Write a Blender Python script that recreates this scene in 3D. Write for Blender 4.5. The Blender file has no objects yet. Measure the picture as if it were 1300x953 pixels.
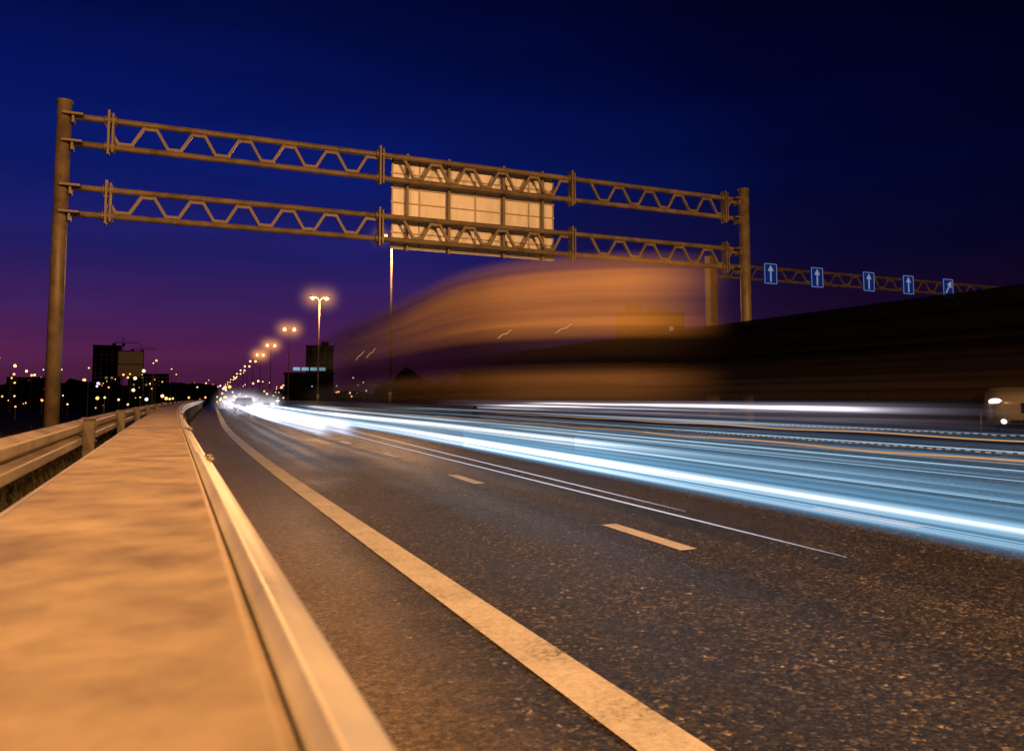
import bpy, bmesh, math, random
from mathutils import Vector, Matrix
random.seed(7)
S=bpy.context.scene
S.view_settings.view_transform='Standard'; S.view_settings.look='None'; S.view_settings.exposure=0

def lin(r,g,b):
    f=lambda c:(c/255/12.92 if c/255<=0.04045 else ((c/255+0.055)/1.055)**2.4)
    return (f(r),f(g),f(b),1)

# ------------------------------------------------------------ node helpers
def newmat(name):
    m=bpy.data.materials.new(name); m.use_nodes=True
    nt=m.node_tree; nt.nodes.clear()
    out=nt.nodes.new('ShaderNodeOutputMaterial')
    return m,nt,out
def N(nt,t,**k):
    n=nt.nodes.new(t)
    for a,b in k.items():
        if a in n.inputs.keys(): n.inputs[a].default_value=b
        else: setattr(n,a,b)
    return n
def L(nt,a,b): nt.links.new(a,b)
def ramp(nt,fac,stops,interp='LINEAR'):
    r=nt.nodes.new('ShaderNodeValToRGB'); r.color_ramp.interpolation=interp
    e=r.color_ramp.elements
    while len(e)<len(stops): e.new(0.5)
    for i,(p,c) in enumerate(stops):
        e[i].position=p
        e[i].color=c if isinstance(c,tuple) else (c,c,c,1)
    L(nt,fac,r.inputs[0]); return r.outputs[0]
def math_(nt,op,a,b=None):
    n=nt.nodes.new('ShaderNodeMath'); n.operation=op
    for i,v in enumerate((a,b)):
        if v is None: continue
        if isinstance(v,(int,float)): n.inputs[i].default_value=v
        else: L(nt,v,n.inputs[i])
    return n.outputs[0]

def simple(name,c1,c2,rough=0.6,metal=0.0,scale=6,bump=0.1,bscale=60,spec=0.5):
    m,nt,out=newmat(name)
    tc=N(nt,'ShaderNodeTexCoord'); no=N(nt,'ShaderNodeTexNoise',Scale=scale,Detail=8.0,Roughness=0.65)
    L(nt,tc.outputs['Object'],no.inputs['Vector'])
    col=ramp(nt,no.outputs['Fac'],[(0.32,c1),(0.68,c2)])
    p=N(nt,'ShaderNodeBsdfPrincipled',Roughness=rough,Metallic=metal)
    p.inputs['Specular IOR Level'].default_value=spec
    L(nt,col,p.inputs['Base Color'])
    n2=N(nt,'ShaderNodeTexNoise',Scale=bscale,Detail=4.0); L(nt,tc.outputs['Object'],n2.inputs['Vector'])
    b=N(nt,'ShaderNodeBump',Strength=bump,Distance=0.01); L(nt,n2.outputs['Fac'],b.inputs['Height'])
    L(nt,b.outputs[0],p.inputs['Normal'])
    rr=ramp(nt,no.outputs['Fac'],[(0.3,max(0,rough-0.12)),(0.7,min(1,rough+0.12))]); L(nt,rr,p.inputs['Roughness'])
    L(nt,p.outputs[0],out.inputs[0]); return m
def emis(name,col,st,sample=False):
    m,nt,out=newmat(name); e=N(nt,'ShaderNodeEmission',Color=col,Strength=st); L(nt,e.outputs[0],out.inputs[0])
    if not sample: m.cycles.emission_sampling='NONE'
    return m

# ------------------------------------------------------------ mesh helpers
class MB:
    """collects geometry for one mesh"""
    def __init__(s): s.v=[]; s.f=[]; s.m=[]
    def box(s,c,d,mi=0,rot=None):
        o=len(s.v)
        for x in(-.5,.5):
            for y in(-.5,.5):
                for z in(-.5,.5):
                    p=Vector((x*d[0],y*d[1],z*d[2]))
                    if rot: p=rot@p
                    s.v.append(p+Vector(c))
        for q in((0,1,3,2),(4,6,7,5),(0,4,5,1),(2,3,7,6),(0,2,6,4),(1,5,7,3)):
            s.f.append([o+i for i in q]); s.m.append(mi)
    def beam(s,a,b,w,h,mi=0):
        a=Vector(a);b=Vector(b);d=b-a
        q=d.to_track_quat('X','Z').to_matrix()
        s.box((a+b)/2,(d.length,w,h),mi,q)
    def tube(s,a,b,r1,r2=None,n=12,mi=0,cap=True):
        r2=r1 if r2 is None else r2
        a=Vector(a);b=Vector(b);q=(b-a).to_track_quat('Z','X').to_matrix(); o=len(s.v)
        for p,r in((a,r1),(b,r2)):
            for i in range(n):
                t=2*math.pi*i/n; s.v.append(p+q@Vector((r*math.cos(t),r*math.sin(t),0)))
        for i in range(n):
            j=(i+1)%n; s.f.append([o+i,o+j,o+n+j,o+n+i]); s.m.append(mi)
        if cap:
            s.f.append([o+i for i in range(n)][::-1]); s.m.append(mi)
            s.f.append([o+n+i for i in range(n)]); s.m.append(mi)
    def quad(s,a,b,c,d,mi=0):
        o=len(s.v); s.v+= [Vector(a),Vector(b),Vector(c),Vector(d)]; s.f.append([o,o+1,o+2,o+3]); s.m.append(mi)
    def ball(s,c,r,mi=0,n=8,sc=(1,1,1)):
        o=len(s.v); c=Vector(c); R=n//2
        for i in range(1,R):
            ph=math.pi*i/R
            for j in range(n):
                t=2*math.pi*j/n; s.v.append(c+Vector((r*sc[0]*math.sin(ph)*math.cos(t),r*sc[1]*math.sin(ph)*math.sin(t),r*sc[2]*math.cos(ph))))
        s.v.append(c+Vector((0,0,r*sc[2]))); s.v.append(c-Vector((0,0,r*sc[2]))); T=len(s.v)-2;B=T+1
        for j in range(n):
            k=(j+1)%n
            s.f.append([T,o+j,o+k]); s.m.append(mi)
            for i in range(R-2):
                s.f.append([o+i*n+j,o+(i+1)*n+j,o+(i+1)*n+k,o+i*n+k]); s.m.append(mi)
            s.f.append([o+(R-2)*n+k,o+(R-2)*n+j,B]); s.m.append(mi)
    def obj(s,name,mats,smooth=False,parent=None,bevel=0):
        me=bpy.data.meshes.new(name); me.from_pydata([tuple(v) for v in s.v],[],s.f)
        for m in mats: me.materials.append(m)
        for p,mi in zip(me.polygons,s.m): p.material_index=mi; p.use_smooth=smooth
        me.update()
        o=bpy.data.objects.new(name,me); S.collection.objects.link(o)
        if parent: o.parent=parent
        if bevel:
            b=o.modifiers.new('bevel','BEVEL'); b.width=bevel; b.segments=2; b.limit_method='ANGLE'
        return o
def empty(name,loc=(0,0,0),rz=0):
    e=bpy.data.objects.new(name,None); S.collection.objects.link(e); e.location=loc; e.rotation_euler=(0,0,rz); e.empty_display_size=.3; return e

# ------------------------------------------------------------ road geometry
def cy(y):                      # gentle bend to the right
    if y<10: return 0.0
    if y<50: return .045*(y-10)**2/80
    return .9+.045*(y-50)
def sm(a,b,x):
    t=max(0,min(1,(x-a)/(b-a))); return t*t*(3-2*t)
def gz(xr):
    if xr>7: return 0.6*sm(7.5,13.0,xr)
    if xr<-2.5: return -1.6*sm(2.5,14,-xr)
    return 0.0
ys=[-60,-40,-25,-15,-10,-6,-3]+[i*1.0 for i in range(0,60)]+[60+i*5 for i in range(0,30)]+[210,240,280,330,400,500,700,1000,1500,2500,4000]
xs=[-4000,-1500,-600,-250,-120,-60,-30,-20,-14,-12,-10,-8,-6,-5,-4,-3.2,-2.5,-1.5,-.6,-.25,.2,.6,1,2,4,7]+[7.5+i*.5 for i in range(12)]+[14,18,24,30,38,46,60,100,200,500,1500,4000]
def sheet_grid(name,xl,dz,mat):
    me=bpy.data.meshes.new(name); v=[];f=[]
    for y in ys:
        for x in xl: v.append((x+cy(y),y,gz(x)+dz))
    n=len(xl)
    for j in range(len(ys)-1):
        for i in range(n-1): f.append((j*n+i,j*n+i+1,(j+1)*n+i+1,(j+1)*n+i))
    me.from_pydata(v,[],f); me.materials.append(mat)
    for p in me.polygons: p.use_smooth=True
    o=bpy.data.objects.new(name,me); S.collection.objects.link(o); return o

grassm=simple('earth_and_grass',(.012,.012,.006,1),(.04,.035,.018,1),.9,0,1.2,.6,8,.1)
# asphalt
def asphalt():
    m,nt,out=newmat('asphalt'); tc=N(nt,'ShaderNodeTexCoord'); co=tc.outputs['Object']
    big=N(nt,'ShaderNodeTexNoise',Scale=.45,Detail=6.0,Roughness=.6); L(nt,co,big.inputs['Vector'])
    mp=N(nt,'ShaderNodeMapping'); mp.inputs['Scale'].default_value=(1.6,.05,1); L(nt,co,mp.inputs[0])
    tr=N(nt,'ShaderNodeTexNoise',Scale=1.0,Detail=3.0); L(nt,mp.outputs[0],tr.inputs['Vector'])
    vo=N(nt,'ShaderNodeTexVoronoi',Scale=48.0); L(nt,co,vo.inputs['Vector'])
    vo2=N(nt,'ShaderNodeTexVoronoi',Scale=24.0); L(nt,co,vo2.inputs['Vector'])
    fi=N(nt,'ShaderNodeTexNoise',Scale=110.0,Detail=3.0); L(nt,co,fi.inputs['Vector'])
    a=math_(nt,'ADD',math_(nt,'MULTIPLY',big.outputs['Fac'],.5),math_(nt,'MULTIPLY',tr.outputs['Fac'],.5))
    base=ramp(nt,a,[(.36,(.030,.026,.022,1)),(.64,(.080,.068,.055,1))])
    sep=N(nt,'ShaderNodeSeparateColor'); L(nt,vo.outputs['Color'],sep.inputs[0])
    sep2=N(nt,'ShaderNodeSeparateColor'); L(nt,vo2.outputs['Color'],sep2.inputs[0])
    sp=ramp(nt,sep.outputs[0],[(.0,.12),(.5,.6),(.8,1.4),(.92,2.8),(1,5.5)])
    sp2=ramp(nt,sep2.outputs[1],[(.0,.6),(.85,1.05),(.95,1.5),(1,3.0)])
    mx0=N(nt,'ShaderNodeMix',data_type='RGBA',blend_type='MULTIPLY'); mx0.inputs[0].default_value=1
    L(nt,sp,mx0.inputs[6]); L(nt,sp2,mx0.inputs[7])
    mx=N(nt,'ShaderNodeMix',data_type='RGBA',blend_type='MULTIPLY'); mx.inputs[0].default_value=1
    L(nt,base,mx.inputs[6]); L(nt,mx0.outputs[2],mx.inputs[7])
    # dusty shoulder next to the rail
    sx=N(nt,'ShaderNodeSeparateXYZ'); L(nt,co,sx.inputs[0])
    n3=N(nt,'ShaderNodeTexNoise',Scale=2.2,Detail=9.0,Roughness=.72); L(nt,co,n3.inputs['Vector'])
    d=math_(nt,'SUBTRACT',2.4,math_(nt,'ADD',sx.outputs[0],math_(nt,'MULTIPLY',n3.outputs['Fac'],1.3)))
    df=ramp(nt,d,[(0,0.),(.8,.85)])
    n4=N(nt,'ShaderNodeTexNoise',Scale=26.0,Detail=8.0,Roughness=.85); L(nt,co,n4.inputs['Vector'])
    dust=ramp(nt,n4.outputs['Fac'],[(.40,(.03,.024,.016,1)),(.5,(.16,.12,.07,1)),(.63,(.46,.36,.24,1))])
    m2=N(nt,'ShaderNodeMix',data_type='RGBA'); L(nt,df,m2.inputs[0]); L(nt,mx.outputs[2],m2.inputs[6]); L(nt,dust,m2.inputs[7])
    p=N(nt,'ShaderNodeBsdfPrincipled',Roughness=.5); L(nt,m2.outputs[2],p.inputs['Base Color'])
    rr=ramp(nt,a,[(.35,.32),(.65,.52)]); L(nt,rr,p.inputs['Roughness'])
    h=math_(nt,'ADD',math_(nt,'MULTIPLY',vo.outputs['Distance'],-1.2),fi.outputs['Fac'])
    b=N(nt,'ShaderNodeBump',Strength=1.,Distance=.016); L(nt,h,b.inputs['Height']); L(nt,b.outputs[0],p.inputs['Normal'])
    L(nt,p.outputs[0],out.inputs[0]); return m
asph=asphalt()
sheet_grid('ground',xs,0,grassm)
sheet_grid('road',[x for x in xs if .2<=x<=46],.012,asph)

# paint
def paint():
    m,nt,out=newmat('road_paint'); tc=N(nt,'ShaderNodeTexCoord'); co=tc.outputs['Object']
    n=N(nt,'ShaderNodeTexNoise',Scale=28.0,Detail=8.0,Roughness=.75); L(nt,co,n.inputs['Vector'])
    n2=N(nt,'ShaderNodeTexNoise',Scale=2.0,Detail=5.0); L(nt,co,n2.inputs['Vector'])
    a=math_(nt,'ADD',n.outputs['Fac'],math_(nt,'MULTIPLY',n2.outputs['Fac'],.5))
    c=ramp(nt,a,[(.54,(.14,.12,.10,1)),(.66,(.54,.52,.49,1)),(.90,(.78,.76,.74,1))])
    p=N(nt,'ShaderNodeBsdfPrincipled',Roughness=.6); L(nt,c,p.inputs['Base Color'])
    b=N(nt,'ShaderNodeBump',Strength=.5,Distance=.004); L(nt,n.outputs['Fac'],b.inputs['Height']); L(nt,b.outputs[0],p.inputs['Normal'])
    L(nt,p.outputs[0],out.inputs[0]); return m
pm=paint()
mk=MB()
def stripe(fx,w,y0,y1,step=1.0):
    y=y0
    while y<y1-1e-6:
        e=min(y+step,y1)
        xa,xb=fx(y),fx(e)
        za=gz(xa-cy(y))+.018; zb=gz(xb-cy(e))+.018
        mk.quad((xa-w/2,y,za),(xa+w/2,y,za),(xb+w/2,e,zb),(xb-w/2,e,zb)); y=e
stripe(lambda y:2.0+cy(y),.30,-20,60); stripe(lambda y:2.0+cy(y),.30,60,400,10)
for base in(4.45,7.65):
    f=lambda y,b=base:b+.04*min(max(y,0),20)+cy(y)
    k=-3
    while k<40:
        y0=6.45+k*6.35; stripe(f,.2,y0,y0+1.65,.55); k+=1
stripe(lambda y:11.6+cy(y),.2,-20,200,2)
mk.obj('lane_marking',[pm])

# ------------------------------------------------------------ guard rails
galv=simple('galvanised_warm',(.56,.54,.50,1),(.78,.76,.72,1),.36,.1,2.2,.12,30)
capm=simple('cap_steel',(.28,.225,.16,1),(.54,.45,.33,1),.5,.1,5.0,.06,14)
postm=simple('painted_steel',(.13,.11,.09,1),(.22,.19,.15,1),.5,.2,4,.2,60)
boltm=simple('bolt_steel',(.2,.18,.15,1),(.35,.32,.28,1),.4,.7,4,.1,60)

def extrude_profile(mb,prof,y0,y1,step,off=0,mi=0,fx=cy):
    rows=[]; y=y0
    while True:
        rows.append(y)
        if y>=y1-1e-6: break
        y=min(y+step,y1)
    n=len(prof); o=len(mb.v)
    for y in rows:
        for (x,z) in prof: mb.v.append(Vector((x+fx(y),y,z)))
    for j in range(len(rows)-1):
        for i in range(n-1):
            mb.f.append([o+j*n+i,o+j*n+i+1,o+(j+1)*n+i+1,o+(j+1)*n+i]); mb.m.append(mi)
def wprof(x0,ztop,side,h=.31,dep=.083,grow=0):
    pts=[]
    K=28
    for i in range(K+1):
        t=i/K
        z=ztop-h*t
        s=abs(math.sin(2*math.pi*t)) if 0<t<1 else 0
        s=min(1,s*1.25)
        s=s*s*(3-2*s)
        pts.append((x0+side*(dep*s+grow),z+grow))
    return pts
rail=empty('guard_rail')
w=MB()
seg=-4.0; k=0
joints=[]
while seg<140:
    g=.006 if k%2 else 0
    e=seg+4.32
    st=1.0 if seg<60 else 4.3
    extrude_profile(w,[(x+random.uniform(-.001,.001),z) for x,z in [(.114,1.20)]+wprof(.124,1.222,1,dep=.066,grow=g)],seg,e,st)
    joints.append(seg+4.16)
    seg+=4.0; k+=1
w.obj('w_beam',[galv],True,rail)
bt=MB()
for j in joints:
    if j>50: break
    for dy in(-.11,.11):
        for z,dx in((1.196,.052),(1.06,.01),(.955,.05)):
            bt.tube((.116+dx+cy(j),j+dy,z),(.116+dx+.034+cy(j),j+dy,z+.016),.016,.012,8)
bt.obj('splice_bolts',[boltm],True,rail)
# cap: folded sheet sections with rolled edges
c=MB()
cp=[(-.372,1.13),(-.376,1.19),(-.366,1.214),(-.345,1.222),(-.25,1.222),(-.135,1.226),(-.02,1.222),(.062,1.222),(.085,1.225),(.099,1.221),(.106,1.206),(.107,1.13)]
seg=-4.; k=0
while seg<140:
    g=.003 if k%2 else 0
    extrude_profile(c,[(x,z+g+random.uniform(-.0006,.0006)) for x,z in cp],seg,seg+4.02,1.0 if seg<60 else 4.02)
    seg+=4; k+=1
co=c.obj('cap_plate',[capm],True,rail)
bk=MB()
extrude_profile(bk,wprof(-.385,1.19,-1),-4,140,2)
bk.obj('rear_w_beam',[galv],True,rail)
p=MB()
y=1.
while y<140:
    p.box((-.14+cy(y),y,.56),(.12,.16,1.12)); p.box((-.14+cy(y),y,1.05),(.44,.10,.14)); y+=3
p.obj('posts',[postm],False,rail,.006)

rail2=empty('guard_rail')
def c2(y): return cy(y)-.9
galv2=simple('weathered_galvanised',(.26,.22,.17,1),(.48,.42,.34,1),.45,.1,1.8,.15,30)
w=MB()
seg=-2.
while seg<110:
    extrude_profile(w,wprof(-.12,1.235,1,.32,.09,grow=.003*(int(seg/6)%2)),seg,seg+6.2,1.,fx=c2); seg+=6
extrude_profile(w,wprof(-.14,1.235,-1,.32,.09),-2,114,2,fx=c2)
w.obj('w_beam',[galv2],True,rail2)
p=MB(); y=4.4
while y<110:
    x=c2(y)
    p.box((x+.035,y,.62),(.12,.16,1.26)); p.box((x+.035,y,1.262),(.16,.2,.02),0)
    p.tube((x+.09,y,1.15),(x+.115,y,1.15),.018,.018,8); p.tube((x+.09,y,1.0),(x+.115,y,1.0),.018,.018,8)
    y+=6
p.obj('posts',[postm],False,rail2,.005)

conc=simple('barrier_concrete',(.16,.15,.13,1),(.30,.28,.25,1),.85,0,3,.3,25)
mbm=MB()
mp_=[(12.4,.6),(12.4,.7),(12.5,.76),(12.56,1.12),(12.72,1.12),(12.78,.76),(12.88,.7),(12.88,.6)]
extrude_profile(mbm,mp_,34,300,2)
mbm.obj('median_barrier',[conc])

# ------------------------------------------------------------ gantry
gm=simple('gantry_steel',(.10,.078,.048,1),(.23,.18,.115,1),.5,.1,2.5,.2,40)
def zig(mb,xa,xb,y,z0,z1,cyc,w=.07):
    n=cyc; dx=(xb-xa)/n; fl=.16*dx
    for i in range(n):
        x0=xa+i*dx
        mb.beam((x0+fl*.5,y,z1),(x0+dx/2-fl*.5,y,z0),w,w)
        mb.beam((x0+dx/2+fl*.5,y,z0),(x0+dx-fl*.5,y,z1),w,w)
        mb.box((x0+dx/2,y-.012,z0+.09),(fl*1.9,.02,.10)); 
        mb.box((x0+dx,y-.012,z1-.09),(fl*1.9,.02,.10))
GY=20.7
g=empty('overhead_sign_gantry')
po=MB()
po.tube((-2.5,GY,-.2),(-2.5,GY,8.45),.165,.155,24); po.tube((-2.5,GY,8.45),(-2.5,GY,8.50),.18,.18,24)
po.box((-2.5,GY,.06),(.7,.7,.06))
po.tube((17.45,GY-.15,0),(17.45,GY-.15,8.45),.18,.17,24); po.tube((17.45,GY-.15,8.45),(17.45,GY-.15,8.5),.19,.19,24)
po.box((17.45,GY-.15,.68),(.7,.7,.06))
po.obj('posts',[gm],True,g)
t=MB()
for (zt,zb) in((8.15,7.50),(6.45,5.82)):
    for x0,x1,cyc in((-2.3,5.0,6),(5.1,10.9,5),(11.0,17.3,5)):
        yp=GY
        t.tube((x0,yp,zt),(x1,yp,zt),.078,.078,12); t.tube((x0,yp,zb),(x1,yp,zb),.078,.078,12)
        zig(t,x0+.55,x1-.15,yp,zb,zt,cyc)
    for xx in(-1.55,5.05,10.95,16.7):
        t.box((xx,GY-.05,(zt+zb)/2),(.05,.26,zt-zb+.42)); 
        t.box((xx+.09,GY-.05,(zt+zb)/2),(.04,.22,zt-zb+.30))
        for z in(zt,zb): t.tube((xx-.09,GY,z),(xx+.15,GY,z),.12,.12,14)
    for xx in(-2.3,17.25):
        for z in (zt,zb):
            t.box((xx,GY-.05,z),(.42,.44,.05)); t.box((xx,GY-.05,z-.1),(.05,.3,.2))
to=t.obj('trusses',[gm],False,g)
def panelmat():
    m,nt,out=newmat('aluminium_sign_back'); tc=N(nt,'ShaderNodeTexCoord'); co=tc.outputs['Object']
    mp=N(nt,'ShaderNodeMapping'); mp.inputs['Scale'].default_value=(3,1,.6); L(nt,co,mp.inputs[0])
    n=N(nt,'ShaderNodeTexNoise',Scale=1.5,Detail=7.0,Roughness=.65); L(nt,mp.outputs[0],n.inputs['Vector'])
    c=ramp(nt,n.outputs['Fac'],[(.3,(.68,.65,.60,1)),(.7,(.92,.89,.84,1))])
    p=N(nt,'ShaderNodeBsdfPrincipled',Roughness=.4); L(nt,c,p.inputs['Base Color']); L(nt,p.outputs[0],out.inputs[0]); return m
sgm=panelmat()
sp=MB()
xs_=[5.45,7.13,8.83,10.55]
for i in range(3):
    a,b=xs_[i]+.03,xs_[i+1]-.03
    sp.box(((a+b)/2,GY+.32,6.92),(b-a,.03,2.56),0)
    for xx in(a+.02,(a+b)/2,b-.02): sp.box((xx,GY+.285,6.92),(.03,.04,2.54),1)
for z in(5.68,6.1,6.52,6.95,7.36,7.78,8.17): sp.box((8.0,GY+.28,z),(5.1,.025,.03),1)
for xx in(5.9,7.13,8.83,10.1):
    sp.box((xx,GY+.19,6.95),(.07,.10,2.75),2)
sp.obj('sign_panel_back',[sgm,simple('rib',(.36,.32,.27,1),(.48,.43,.38,1),.5,.1),gm],False,g)

# second gantry over the opposite carriageway
g2=empty('lane_sign_gantry')
t=MB()
X0,X1,GY2=24.9,54.0,31.9
t.box((X0,GY2,4.6),(.42,.42,8.1)); t.box((X1,GY2,4.6),(.42,.42,8.1))
for z in(8.3,7.65): t.tube((X0,GY2,z),(X1,GY2,z),.075,.075,10)
zig(t,X0+.4,X1-.3,GY2,7.65,8.3,21,.06)
t.obj('truss',[gm],False,g2)
blue=emis('sign_blue_lit',(.008,.03,.25,1),.42)
white=emis('sign_white_lit',(.5,.58,.8,1),.38)
sg=MB()
for k,xx in enumerate((28.6,31.8,35.6,38.7,42.0)):
    w_,h_=(.43,.55)
    zc=7.98
    y=GY2-.16
    sg.box((xx,y,zc),(w_*2,.05,h_*2),0)
    for a in(-1,1): sg.box((xx+a*(w_-.035),y-.03,zc),(.025,.012,h_*2-.08),1)
    for a in(-1,1): sg.box((xx,y-.03,zc+a*(h_-.035)),(w_*2-.1,.012,.025),1)
    if k<4:
        sg.box((xx,y-.032,zc-.12),(.09,.012,.62),1)
        o=len(sg.v); sg.v+=[Vector((xx-.2,y-.034,zc+.14)),Vector((xx+.2,y-.034,zc+.14)),Vector((xx,y-.034,zc+.46))]; sg.f.append([o,o+1,o+2]); sg.m.append(1)
    else:
        sg.beam((xx-.2,y-.032,zc-.3),(xx+.12,y-.032,zc+.2),.012,.09,1)
        o=len(sg.v); sg.v+=[Vector((xx-.1,y-.034,zc+.22)),Vector((xx+.25,y-.034,zc-.02)),Vector((xx+.27,y-.034,zc+.42))]; sg.f.append([o,o+1,o+2]); sg.m.append(1)
sg.obj('lane_signs',[blue,white],False,g2)

# ------------------------------------------------------------ street lamps
SOD=(1.0,.47,.16)
lampm=emis('sodium_lamp_glass',(1,.60,.24,1),9)
lampf=emis('sodium_lamp_far',(1,.52,.18,1),5)
def glowmat(name,col,st):  # emission fading outward imitates lens glare round a lamp; no real mist
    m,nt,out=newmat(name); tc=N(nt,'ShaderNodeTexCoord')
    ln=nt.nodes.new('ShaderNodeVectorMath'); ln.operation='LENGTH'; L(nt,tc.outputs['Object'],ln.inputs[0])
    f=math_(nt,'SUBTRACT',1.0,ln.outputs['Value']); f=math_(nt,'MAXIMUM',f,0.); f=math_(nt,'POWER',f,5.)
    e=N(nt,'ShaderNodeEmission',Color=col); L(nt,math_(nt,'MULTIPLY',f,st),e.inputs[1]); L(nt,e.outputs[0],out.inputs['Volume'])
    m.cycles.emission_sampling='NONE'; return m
glow_warm=glowmat('added_glow_warm',(1,.40,.09,1),.55); glow_white=glowmat('added_glow_white',(.9,.85,1,1),1.0)
def glow_ball(loc,r,mat,parent=None):  # glowing ball added round a light source as its halo
    b=MB(); b.ball((0,0,0),1,0,16); o=b.obj('added_glow',[mat],True,parent); o.location=loc; o.scale=(r,r,r); return o
def lamp(x,y,z0,h,double=True,power=0,near=True,arm=.45,rad=.25,glow_r=0):
    e=empty('street_lamp',(x,y,z0))
    p=MB(); p.tube((0,0,0),(0,0,1.3),.15,.14,12); p.tube((0,0,1.3),(0,0,h-.3),.10,.055,12)
    hd=MB()
    for s in((-1,1) if double else (1,)):
        p.tube((0,0,h-.45),(s*.3*arm,0,h-.1),.045,.04,8); p.tube((s*.3*arm,0,h-.1),(s*arm,0,h+.05),.04,.035,8)
        p.box((s*(arm+.35),0,h+.08),(.85,.34,.14))
        p.box((s*(arm+.35),0,h+.16),(.6,.22,.06))
        hd.ball((s*(arm+.35),0,h-.03),.22 if near else .30,0,12)
        if power:
            l=bpy.data.lights.new('sodium_light','POINT'); l.energy=power; l.color=SOD; l.shadow_soft_size=rad
            lo=bpy.data.objects.new('sodium_light',l); S.collection.objects.link(lo); lo.parent=e; lo.location=(s*(arm+.35),0,h-.45)
        if glow_r: glow_ball((s*(arm+.35),0,h),glow_r,glow_warm,e)
    p.obj('pole',[postm],True,e); hd.obj('lamp_glass',[lampm if near else lampf],True,e)
    return e
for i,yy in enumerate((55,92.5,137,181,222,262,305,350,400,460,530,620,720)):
    lamp(12.0+.044*yy+(.0,-.4,.2)[min(i,2)],yy,.6,12.6,True,3000 if i<2 else 0,i<2,glow_r=(1.6,3.2,3.6,4.,4.5)[i] if i<5 else 0)
# unseen lamps, added beside / behind the photographer to light foreground, truck and sign
lamp(-6.0,5.0,0,11.0,False,5000,arm=1.6)
lamp(12.6,-14.,.6,11.5,True,15500)
for i in range(14):
    yy=120+i*38
    lamp(-14-.09*yy,yy,-1.6,10,False,0,False)

# ------------------------------------------------------------ long exposure light trails and moving vehicles
def path_sheet(name,path,z0,z1,mat,parent=None):
    v=[];f=[];uv=[]
    Ls=[0]
    for a,b in zip(path,path[1:]): Ls.append(Ls[-1]+math.dist(a,b))
    T=Ls[-1]
    for i,pnt in enumerate(path):
        t=Ls[i]/T
        for k,z in enumerate((z0,z1)):
            v.append((pnt[0],pnt[1],z)); uv.append((t,k))
    for i in range(len(path)-1): f.append((2*i,2*i+2,2*i+3,2*i+1))
    me=bpy.data.meshes.new(name); me.from_pydata(v,[],f); me.materials.append(mat)
    l=me.uv_layers.new(name='UVMap')
    for poly in me.polygons:
        poly.use_smooth=True
        for li in poly.loop_indices: l.data[li].uv=uv[me.loops[li].vertex_index]
    o=bpy.data.objects.new(name,me); S.collection.objects.link(o)
    if parent: o.parent=parent
    return o
def lane(xr,y0,y1,spread=.04,step=2.):
    pts=[];y=y0
    while y<y1: pts.append((xr+spread*min(max(y,0),20)+cy(y),y)); y+=step if y<60 else 10
    pts.append((xr+spread*min(max(y1,0),20)+cy(y1),y1)); return pts
def trailmat(name,core,edge,st,useq,vseq,streak=(1.5,9),seed=0.,amin=.15):
    m,nt,out=newmat(name); u=N(nt,'ShaderNodeUVMap'); s=N(nt,'ShaderNodeSeparateXYZ'); L(nt,u.outputs[0],s.inputs[0])
    mp=N(nt,'ShaderNodeMapping'); mp.inputs['Scale'].default_value=(streak[0],streak[1],1); mp.inputs['Location'].default_value=(seed,seed*3,0)
    L(nt,u.outputs[0],mp.inputs[0]); n=N(nt,'ShaderNodeTexNoise',Scale=1.0,Detail=4.0,Roughness=.6); L(nt,mp.outputs[0],n.inputs['Vector'])
    nf=ramp(nt,n.outputs['Fac'],[(.38,amin),(.62,1.)])
    au=ramp(nt,s.outputs[0],useq,'EASE'); av=ramp(nt,s.outputs[1],vseq,'EASE')
    a=math_(nt,'MULTIPLY',math_(nt,'MULTIPLY',au,av),nf)
    col=ramp(nt,a,[(0.,edge),(.40,edge),(.85,core)])
    e=N(nt,'ShaderNodeEmission'); L(nt,col,e.inputs[0]); L(nt,math_(nt,'MULTIPLY',math_(nt,'ADD',math_(nt,'MULTIPLY',a,a),.15),st),e.inputs[1])
    t=N(nt,'ShaderNodeBsdfTransparent'); mx=N(nt,'ShaderNodeMixShader'); L(nt,a,mx.inputs[0]); L(nt,t.outputs[0],mx.inputs[1]); L(nt,e.outputs[0],mx.inputs[2])
    L(nt,mx.outputs[0],out.inputs[0]); return m
W=(.92,.98,1,1); B=(.17,.46,.76,1)
soft=[(0,0.),(.25,.8),(.6,1.),(1,0.)]
nearbright=[(0,.62),(.035,.72),(.07,.9),(.12,1.),(.6,1.),(1,.8)]
tr=empty('headlight_trail')
path_sheet('trail_band',lane(4.62,1,120),.50,.88,trailmat('tr_a',W,B,4.4,nearbright,soft,(2,5),1.,.5),parent=tr)
path_sheet('trail_band',lane(5.9,1,120),.52,.92,trailmat('tr_b',W,B,3.4,[(0,.5),(.05,.65),(.1,.9),(.2,1.),(.6,1.),(1,.8)],soft,(2,6),4.,.35),parent=tr)
tr2=empty('headlight_trail')
path_sheet('trail_band',lane(7.6,1,90),.60,1.04,trailmat('tr_c',(.85,.95,1,1),(.11,.30,.52,1),3.0,[(0,.5),(.08,.65),(.16,.9),(.5,.95),(1,.0)],soft,(2,6),9.,.15),parent=tr2)
path_sheet('trail_band',lane(9.2,1,60),.80,1.2,trailmat('tr_d',(.8,.9,1,1),(.12,.23,.40,1),1.8,[(0,.45),(.3,.7),(.5,.8),(1,.0)],soft,(2,7),13.,.05),parent=tr2)
tr3=empty('headlight_trail')
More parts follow.
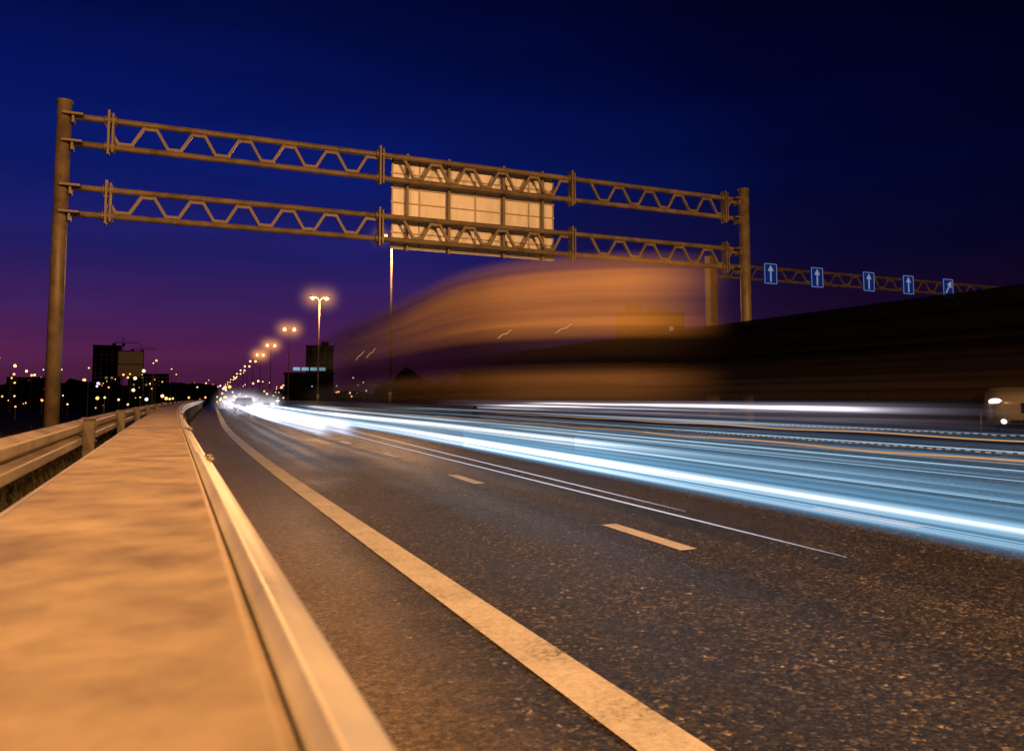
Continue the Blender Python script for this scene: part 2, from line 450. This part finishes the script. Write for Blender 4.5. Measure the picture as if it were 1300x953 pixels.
path_sheet('trail_band',lane(12.5,3,45),.92,1.48,trailmat('tr_e',(1,.95,.97,1),(.45,.40,.52,1),4.0,[(0,0.),(.12,0.),(.25,.8),(.45,.95),(.6,1.),(.72,.9),(1,.0)],soft,(2,5),21.,.2),parent=tr3)
tr4=empty('headlight_trail')
for xx in(2.85,3.5):
    path_sheet('trail_band',lane(xx+.2,18.5,130,.03),.42,1.0,trailmat('tr_f',(1,1,1,1),(.5,.65,.95,1),4.5,[(0,0.),(.03,.75),(.2,1.),(1,1.)],soft,(2,2),31.,.7),parent=tr4)
def wire(name,pts,r,mat,parent=None):
    cu=bpy.data.curves.new(name,'CURVE'); cu.dimensions='3D'; cu.bevel_depth=r; cu.bevel_resolution=1
    s=cu.splines.new('POLY'); s.points.add(len(pts)-1)
    for i,pnt in enumerate(pts): s.points[i].co=(*pnt,1); s.points[i].radius=min(1,.15+min(i,len(pts)-1-i)*.35)
    cu.materials.append(mat); o=bpy.data.objects.new(name,cu); S.collection.objects.link(o)
    if parent: o.parent=parent
    return o
thin=emis('thin_white_trail',(.85,.85,1,1),.85); thino=emis('thin_orange_trail',(1,.5,.18,1),.6); thinb=emis('thin_blue_trail',(.45,.78,1,1),1.)
t5=empty('headlight_trail')
wire('thin_trail',[(x,y,.70) for x,y in lane(3.06,3.0,60,.03,step=.7)],.0045,thin,t5)
wire('thin_trail',[(x,y,.76) for x,y in lane(2.90,4.3,60,.05,step=.7)],.0038,thin,t5)
for xx,z,m_,r,y0 in((4.66,.86,thinb,.004,1),(4.75,.60,thinb,.005,1),(5.95,.93,thinb,.005,1),(7.7,.95,thinb,.006,1),(7.7,.66,thinb,.005,1)):
    wire('thin_trail',[(x,y,z) for x,y in lane(xx,y0,50)],r,m_,t5)
t6=empty('marker_light_trail')
for xx,z,dash in((8.4,.88,True),(9.6,1.02,True),(8.9,1.0,False),(6.9,.92,False)):
    pts=lane(xx,4,24,step=.13)
    if dash:
        b=MB()
        for i in range(0,len(pts)-1):
            (x,y),(x2,y2)=pts[i],pts[i+1]; b.tube((x,y,z+.006*math.sin(y*9)),(x+(x2-x)*.5,y+(y2-y)*.5,z+.006*math.sin(y*9)),.007,.007,6)
        b.obj('dotted_trail',[thino],False,t6)
    else: wire('orange_trail',[(x,y,z+.010*math.sin(y*1.7)) for x,y in pts],.010,thino,t6)

# translucent swept truck bodies
def ghostmat(name,vcols,valpha,useq,streak=(2,14),seed=0.,amp=(.6,1.),cmin=.45,ucol=None):
    m,nt,out=newmat(name); u=N(nt,'ShaderNodeUVMap'); s=N(nt,'ShaderNodeSeparateXYZ'); L(nt,u.outputs[0],s.inputs[0])
    mp=N(nt,'ShaderNodeMapping'); mp.inputs['Scale'].default_value=(streak[0],streak[1],1); mp.inputs['Location'].default_value=(seed,seed*3,0)
    L(nt,u.outputs[0],mp.inputs[0]); n=N(nt,'ShaderNodeTexNoise',Scale=1.0,Detail=5.0,Roughness=.6); L(nt,mp.outputs[0],n.inputs['Vector'])
    nf=ramp(nt,n.outputs['Fac'],[(.35,amp[0]),(.65,amp[1])])
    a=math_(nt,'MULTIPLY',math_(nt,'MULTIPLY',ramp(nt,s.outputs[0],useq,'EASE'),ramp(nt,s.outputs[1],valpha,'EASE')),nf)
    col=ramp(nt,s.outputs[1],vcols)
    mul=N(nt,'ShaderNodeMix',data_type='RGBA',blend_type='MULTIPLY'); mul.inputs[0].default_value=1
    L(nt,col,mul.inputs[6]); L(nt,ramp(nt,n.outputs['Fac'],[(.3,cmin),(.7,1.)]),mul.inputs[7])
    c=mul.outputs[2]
    if ucol:
        m2=N(nt,'ShaderNodeMix',data_type='RGBA',blend_type='MULTIPLY'); m2.inputs[0].default_value=1
        L(nt,c,m2.inputs[6]); L(nt,ramp(nt,s.outputs[0],ucol,'EASE'),m2.inputs[7]); c=m2.outputs[2]
    d=N(nt,'ShaderNodeBsdfDiffuse'); L(nt,c,d.inputs[0])
    t=N(nt,'ShaderNodeBsdfTransparent'); mx=N(nt,'ShaderNodeMixShader'); L(nt,a,mx.inputs[0]); L(nt,t.outputs[0],mx.inputs[1]); L(nt,d.outputs[0],mx.inputs[2])
    L(nt,mx.outputs[0],out.inputs[0]); return m
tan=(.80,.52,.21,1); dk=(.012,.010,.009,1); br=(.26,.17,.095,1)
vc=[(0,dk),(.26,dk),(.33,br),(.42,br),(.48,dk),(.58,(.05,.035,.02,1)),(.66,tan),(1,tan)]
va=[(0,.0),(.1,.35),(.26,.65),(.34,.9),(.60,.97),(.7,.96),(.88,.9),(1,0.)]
truck=empty('moving_truck')
side=[(4.75+.025*y,y) for y in (40,36,32,28,25,22,19,17,15.6)]
corner=[]
P0,P1,P2=Vector((5.14,15.0)),Vector((5.2,11.6)),Vector((8.9,10.7))
for i in range(0,15):
    t_=i/14; q=P0*(1-t_)**2+P1*2*t_*(1-t_)+P2*t_**2; corner.append((q.x,q.y))
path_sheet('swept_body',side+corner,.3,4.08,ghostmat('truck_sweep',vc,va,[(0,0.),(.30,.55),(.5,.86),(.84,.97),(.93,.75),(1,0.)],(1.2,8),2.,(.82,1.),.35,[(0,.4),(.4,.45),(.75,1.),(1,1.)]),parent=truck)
truck2=empty('moving_truck')
vd=[(0,(.03,.026,.022,1)),(.3,(.07,.048,.033,1)),(.45,(.035,.025,.017,1)),(.6,(.010,.008,.007,1)),(1,(.005,.0045,.004,1))]
vd2=[(0,.0),(.06,.25),(.14,.45),(.25,1.),(.93,1.),(.99,.97),(1,0.)]
path_sheet('swept_body',[(15.1,y) for y in(-8,-4,0,4,8,12,16,20,24,28,32,36,42,50)],.95,3.72,ghostmat('dark_truck_sweep',vd,vd2,[(0,1.),(.55,1.),(.64,.9),(1,0.)],(1.,18),5.,(1.,1.),.15),parent=truck2)
path_sheet('swept_front',[(15.1,-8),(17.5,-8)],.95,3.72,ghostmat('dark_truck_front',vd,vd2,[(0,1.),(1,1.)],(1.,20),5.,(.9,1.)),parent=truck2)
for (x,y,z,s,sl) in((5.1,23.0,2.75,.8,.22),(5.1,21.6,2.75,.8,.22),(5.35,12.6,2.62,.45,.10),(6.0,11.6,2.66,.45,.10)):
    pts=[(x,y+1.6*s*(i/14-.5),z-sl*(i/14-.5)+.012*math.sin(i*.9)) for i in range(15)]
    wire('bouncing_marker',pts,.007,thino,truck)

# ------------------------------------------------------------ cars
def paintm(name,c):
    m,nt,out=newmat(name); pr=N(nt,'ShaderNodeBsdfPrincipled',Roughness=.25); pr.inputs['Base Color'].default_value=c; pr.inputs['Coat Weight'].default_value=.6
    tcx=N(nt,'ShaderNodeTexCoord'); nn=N(nt,'ShaderNodeTexNoise',Scale=3.0,Detail=5.0); L(nt,tcx.outputs['Object'],nn.inputs['Vector']); L(nt,ramp(nt,nn.outputs['Fac'],[(.3,.2),(.7,.4)]),pr.inputs['Roughness']); L(nt,pr.outputs[0],out.inputs[0]); return m
dark_paint=paintm('car_paint_dark',(.05,.05,.055,1)); silver=paintm('car_paint_silver',(.13,.125,.12,1))
glass=simple('car_glass',(.01,.01,.012,1),(.02,.02,.025,1),.08,0,3,0,10)
tyre=simple('tyre',(.01,.01,.01,1),(.02,.02,.02,1),.9,0,10,.3,60); rim=simple('rim',(.3,.3,.3,1),(.5,.5,.5,1),.3,.8)
hls=emis('headlight_dim',(1,.95,.85,1),2.2); chrome=simple('grille',(.05,.05,.05,1),(.12,.12,.12,1),.3,.8)
def car(loc,rz,hm,sc=1.0,bodym=dark_paint,big=1.0):
    e=empty('car',loc,rz); e.scale=(sc,)*3
    bm=bmesh.new()
    st=[(-2.3,.62,.42,.72),(-2.2,.80,.30,.86),(-1.9,.88,.24,.93),(-1.0,.91,.22,1.02),(-.2,.92,.22,1.03),(1.2,.92,.22,1.05),(2.0,.88,.26,1.06),(2.25,.80,.36,.98)]
    rings=[]
    for y,hw,zb,zt in st:
        pts=[(-hw*.9,zb),(-hw,zb+.15),(-hw,zt-.18),(-hw*.93,zt-.05),(-hw*.7,zt),(hw*.7,zt),(hw*.93,zt-.05),(hw,zt-.18),(hw,zb+.15),(hw*.9,zb)]
        rings.append([bm.verts.new((x,y,z)) for x,z in pts])
    for a,b in zip(rings,rings[1:]):
        for i in range(10): bm.faces.new((a[i],a[(i+1)%10],b[(i+1)%10],b[i]))
    bm.faces.new(rings[0]); bm.faces.new(rings[-1][::-1])
    bmesh.ops.recalc_face_normals(bm,faces=bm.faces)
    me=bpy.data.meshes.new('body'); bm.to_mesh(me); bm.free(); me.materials.append(bodym)
    for q in me.polygons: q.use_smooth=True
    o=bpy.data.objects.new('body',me); S.collection.objects.link(o); o.parent=e
    sb=o.modifiers.new('s','SUBSURF'); sb.levels=2; sb.render_levels=2
    cb=MB(); lo=[(-.82,-1.05),(.82,-1.05),(.82,1.95),(-.82,1.95)]; hi=[(-.62,-.25),(.62,-.25),(.64,1.35),(-.64,1.35)]
    B0=[Vector((x,y,1.0)) for x,y in lo]; T0=[Vector((x,y,1.47)) for x,y in hi]
    for i in range(4):
        j=(i+1)%4; cb.quad(B0[i],B0[j],T0[j],T0[i],0)
    cb.obj('windows',[glass],False,e)
    rf=MB(); rf.box((0,.55,1.485),(1.3,1.66,.05),0)
    for i in range(4): rf.beam(B0[i],T0[i],.07,.06,0)
    for s in(-1,1): rf.beam((s*.835,.45,1.0),(s*.645,.5,1.48),.07,.06,0); rf.box((s*1.0,-.75,1.08),(.2,.1,.14),0)
    rf.obj('roof_and_pillars',[bodym],False,e,.02)
    wh=MB()
    for s in(-1,1):
        for y in(-1.45,1.4):
            wh.tube((s*.70,y,.34),(s*.93,y,.34),.34,.34,24,0); wh.tube((s*.925,y,.34),(s*.945,y,.34),.21,.19,16,1)
    wh.obj('wheels',[tyre,rim],False,e,.01)
    fr=MB()
    for s in(-1,1):
        fr.ball((s*.64,-2.10,.72),.1*big,0,14,(1.7,1.5,.72)); fr.ball((s*.60,-2.22,.40),.045,1,10)
    fr.box((0,-2.27,.62),(.7,.06,.16),2); fr.box((0,-2.24,.36),(1.0,.08,.12),2); fr.box((0,-2.32,.47),(.52,.02,.11),3)
    fr.obj('lights_and_grille',[hm,hls,chrome,rim],True,e)
    return e
car((16.75,10.6,.61),math.radians(-56),hls,1.14,silver)
hf=emis('headlight_far',(.95,.95,1,1),30)
for i,(xr,y) in enumerate(((3.4,78),(3.3,118),(6.7,100),(6.5,150),(3.6,170),(9.9,135))):
    c_=car((xr+.8+cy(y),y,.02 if xr<8 else .3),-math.radians(2.6),hf,big=1.5)
    if i in(0,1,2,3):
        for s in(-1,1): glow_ball((s*.64,-2.2,.72),(2.4,3.4,2.6,3.7)[i],glow_white,c_)  # added glare halos round the far headlights

# ------------------------------------------------------------ city
def at(deg,d): a=math.radians(deg); return d*math.sin(a),d*math.cos(a)
bwall=simple('dark_facade',(.022,.020,.020,1),(.045,.04,.037,1),.9,0,.2,.1,5)
wlit=emis('lit_window',(1,.62,.28,1),.2); wdark=simple('dark_window',(.01,.01,.012,1),(.02,.02,.02,1),.2)
def building(name,deg,d,w_,dp,h,z0=-1.6,fl=3.0,litp=.10,steps=()):
    x,y=at(deg,d); e=empty(name,(x,y,z0),-math.radians(deg)); b=MB(); b.box((0,0,h/2),(w_,dp,h))
    for (sx,sw,sh) in steps: b.box((sx,0,h+sh/2),(sw,dp*.7,sh))
    b.box((0,0,h+.3),(w_+.5,dp+.5,.6)); b.obj('walls',[bwall],False,e)
    q=MB(); nf=int(h/fl); nc=max(2,int(w_/3))
    for i in range(nf):
        for j in range(nc):
            lit=random.random()<litp
            q.box((-w_/2+(j+.5)*w_/nc,-dp/2-.06,1.6+i*fl),(1.5,.1,1.5),0 if lit else 1)
            if j%2==0: q.box((w_/2+.06,-dp/2+(j+.5)*dp/nc,1.6+i*fl),(.1,1.4,1.5),1)
    q.obj('windows',[wlit,wdark],False,e)
building('apartment_building',33.6,300,25,14,34,steps=((-6,6,4),(3,7,2.5)),litp=.02)
building('apartment_building',-3.9,600,17,15,38,litp=.03)
building('apartment_building',9.7,520,17,14,36,steps=((3,5,3),),litp=.04)
building('apartment_building',-8.0,560,26,14,15,litp=.15)
building('apartment_building',-1.4,700,30,14,22,litp=.08)
building('apartment_building',29.6,380,40,14,16,litp=.0)
building('apartment_building',38,300,45,14,20,litp=.0)
building('apartment_building',24,420,60,16,16,litp=.02)
x,y=at(9.0,260); sh=empty('shop_building',(x,y,0),-math.radians(9)); b=MB(); b.box((0,0,4.5),(15,10,9)); b.box((0,0,9.2),(15.6,10.6,.5)); b.obj('walls',[bwall],False,sh)
b=MB()
for i in range(4): b.box((-3.9+i*2.6,-5.12,10.6),(2.1,.2,1.0),0); 
b.obj('lit_sign',[emis('cold_sign',(.40,.75,1,1),.55)],False,sh)
b=MB(); 
for i in range(5): b.box((-4+i*2,-5.02,9.8),(.15,.15,1.0))
b.obj('sign_frame',[postm],False,sh)
x,y=at(-2.5,330); bb=empty('billboard',(x,y,-1.6),math.radians(2.5)); b=MB(); b.tube((0,0,0),(0,0,11),.5,.4,12); b.box((0,0,16),(9,.8,10)); b.box((0,-.45,11.2),(9.4,.4,.3)); b.obj('frame',[postm],False,bb)
b=MB(); b.box((0,-.44,18.3),(8.4,.05,4.6)); b.box((0,-.44,13.5),(8.4,.05,4.2)); b.obj('poster',[emis('dim_poster',(.5,.22,.08,1),.08)],False,bb)
for deg,d,hh in((-3.0,650,44),(-1.9,690,42)):
    x,y=at(deg,d); e=empty('tower_crane',(x,y,-1.6),random.uniform(-.4,.4)); b=MB()
    for sx in(-.6,.6):
        for sy in(-.6,.6): b.box((sx,sy,hh/2),(.16,.16,hh))
    for i in range(int(hh/3)): b.beam((-.6,-.6,i*3),(.6,-.6,i*3+3),.14,.14)
    b.box((3,0,hh),(18,.35,.35)); b.box((3,0,hh+1.1),(17,.16,.16)); b.box((-6.5,0,hh-1),(2,1.3,1.6)); b.beam((0,0,hh+4),(10,0,hh),.1,.1); b.beam((0,0,hh+4),(-6,0,hh),.1,.1); b.box((0,0,hh+2),(.4,.4,4)); b.box((1.2,-1,hh-1.5),(1.4,1.4,1.8))
    b.obj('mast_and_jib',[bwall],False,e)
dt=simple('distant_foliage',(.004,.005,.003,1),(.012,.012,.008,1),1.,0,.3,.2,3,.0)
b=MB()
deg=-30.
while deg<75:
    d=random.uniform(230,420) if not(2<deg<15) else random.uniform(500,620)
    h=random.uniform(3.,7.) if deg<15 else random.uniform(5,11)
    x,y=at(deg,d)
    for k in range(5):
        o0=len(b.v); cx=x+random.uniform(-6,6); cyy=y+random.uniform(-6,6); r=random.uniform(2.5,5); b.ball((cx,cyy,-1.6+h*random.uniform(.35,.75)),r,0,8)
        for i in range(o0,len(b.v)): b.v[i]+=Vector((random.uniform(-1,1),random.uniform(-1,1),random.uniform(-1,1)))
    deg+=.55
b.obj('distant_tree_line',[dt])
cl=[emis('city_light_warm',(1,.42,.10,1),2.6),emis('city_light_pale',(1,.65,.32,1),2.4),emis('city_light_white',(.8,.85,1,1),2),emis('city_light_red',(1,.08,.04,1),1.5)]
b=MB()
for i in range(280):
    deg=random.choice([random.uniform(-14,-1),random.uniform(-9,6),random.uniform(-2,4)]); d=random.uniform(120,560)
    x,y=at(deg,d); r=d*random.choice([.0005,.0007,.0009,.0012,.0019]); z=random.choice([random.uniform(-1,2),random.uniform(-1,2),random.uniform(3,9)])
    b.ball((x,y,z),r,random.choices([0,1,2,3],[9,4,1.5,1])[0],8)
    b.tube((x,y,-1.6),(x,y,z),.05,.04,5,4)
for i in range(50):
    deg=random.uniform(3,13); d=random.uniform(180,600); x,y=at(deg,d); b.ball((x,y,random.uniform(1,9)),d*random.choice([.0006,.001,.0013]),random.choice([0,0,1,2]),8)
b.obj('city_lights',cl+[postm])

# ------------------------------------------------------------ roadside grass / weeds behind the rail
gl=simple('dry_weeds',(.03,.03,.012,1),(.09,.075,.035,1),.9,0,5,.1,20,.1)
b=MB()
for i in range(9000):
    x=random.uniform(-6.5,-1.15); y=random.uniform(1.0,30); 
    h=random.uniform(.12,.55)*(1.0+.5*math.sin(x*2.1)*math.cos(y*1.3)); z=gz(x); x+=cy(y)
    a=random.uniform(0,6.28); ln=random.uniform(.05,.3); wd=random.uniform(.006,.02)
    dx,dy=math.cos(a),math.sin(a); o=len(b.v)
    b.v+=[Vector((x-dy*wd,y+dx*wd,z)),Vector((x+dy*wd,y-dx*wd,z)),Vector((x+dx*ln*.4+dy*wd*.7,y+dy*ln*.4-dx*wd*.7,z+h*.6)),Vector((x+dx*ln,y+dy*ln,z+h))]
    b.f.append([o,o+1,o+2,o+3]); b.m.append(0)
b.obj('roadside_weeds',[gl])

# ------------------------------------------------------------ sky
wd=bpy.data.worlds.new('World'); S.world=wd; wd.use_nodes=True; nt=wd.node_tree; nt.nodes.clear()
out=nt.nodes.new('ShaderNodeOutputWorld'); bg=nt.nodes.new('ShaderNodeBackground')
tc=N(nt,'ShaderNodeTexCoord'); s=N(nt,'ShaderNodeSeparateXYZ'); L(nt,tc.outputs['Generated'],s.inputs[0])
colr=ramp(nt,s.outputs[2],[(0.0,lin(70,28,54)),(.05,lin(82,32,74)),(.10,lin(62,31,86)),(.17,lin(34,29,98)),(.26,lin(13,26,104)),(.36,lin(5,18,88)),(.5,lin(3,9,54)),(1,lin(1,4,30))],'LINEAR')
dl=nt.nodes.new('ShaderNodeVectorMath'); dl.operation='DOT_PRODUCT'; L(nt,tc.outputs['Generated'],dl.inputs[0]); dl.inputs[1].default_value=(math.sin(math.radians(-5)),math.cos(math.radians(-5)),0)
az=ramp(nt,dl.outputs['Value'],[(0.0,.06),(.45,.14),(.65,.26),(.82,.6),(.93,.95),(1,1.)])
n=N(nt,'ShaderNodeTexNoise',Scale=2.0,Detail=4.0); mp=N(nt,'ShaderNodeMapping'); mp.inputs['Scale'].default_value=(1,1,7); L(nt,tc.outputs['Generated'],mp.inputs[0]); L(nt,mp.outputs[0],n.inputs['Vector'])
cl_=ramp(nt,n.outputs['Fac'],[(.35,.84),(.65,1.14)])
m1=N(nt,'ShaderNodeMix',data_type='RGBA',blend_type='MULTIPLY'); m1.inputs[0].default_value=1; L(nt,colr,m1.inputs[6]); L(nt,az,m1.inputs[7])
m2=N(nt,'ShaderNodeMix',data_type='RGBA',blend_type='MULTIPLY'); m2.inputs[0].default_value=1; L(nt,m1.outputs[2],m2.inputs[6]); L(nt,cl_,m2.inputs[7])
L(nt,m2.outputs[2],bg.inputs[0]); bg.inputs[1].default_value=1.0
L(nt,bg.outputs[0],out.inputs[0])

# ------------------------------------------------------------ camera
cam=bpy.data.cameras.new('camera'); co=bpy.data.objects.new('camera',cam); S.collection.objects.link(co); S.camera=co
cam.sensor_width=36; cam.lens=27.44; cam.shift_y=-45/1300; cam.clip_start=.02; cam.clip_end=6000
co.location=(0,0,1.5); co.rotation_euler=(math.radians(94.24),0,math.radians(-23.55))
cam.dof.use_dof=True; cam.dof.focus_distance=19; cam.dof.aperture_fstop=3.6
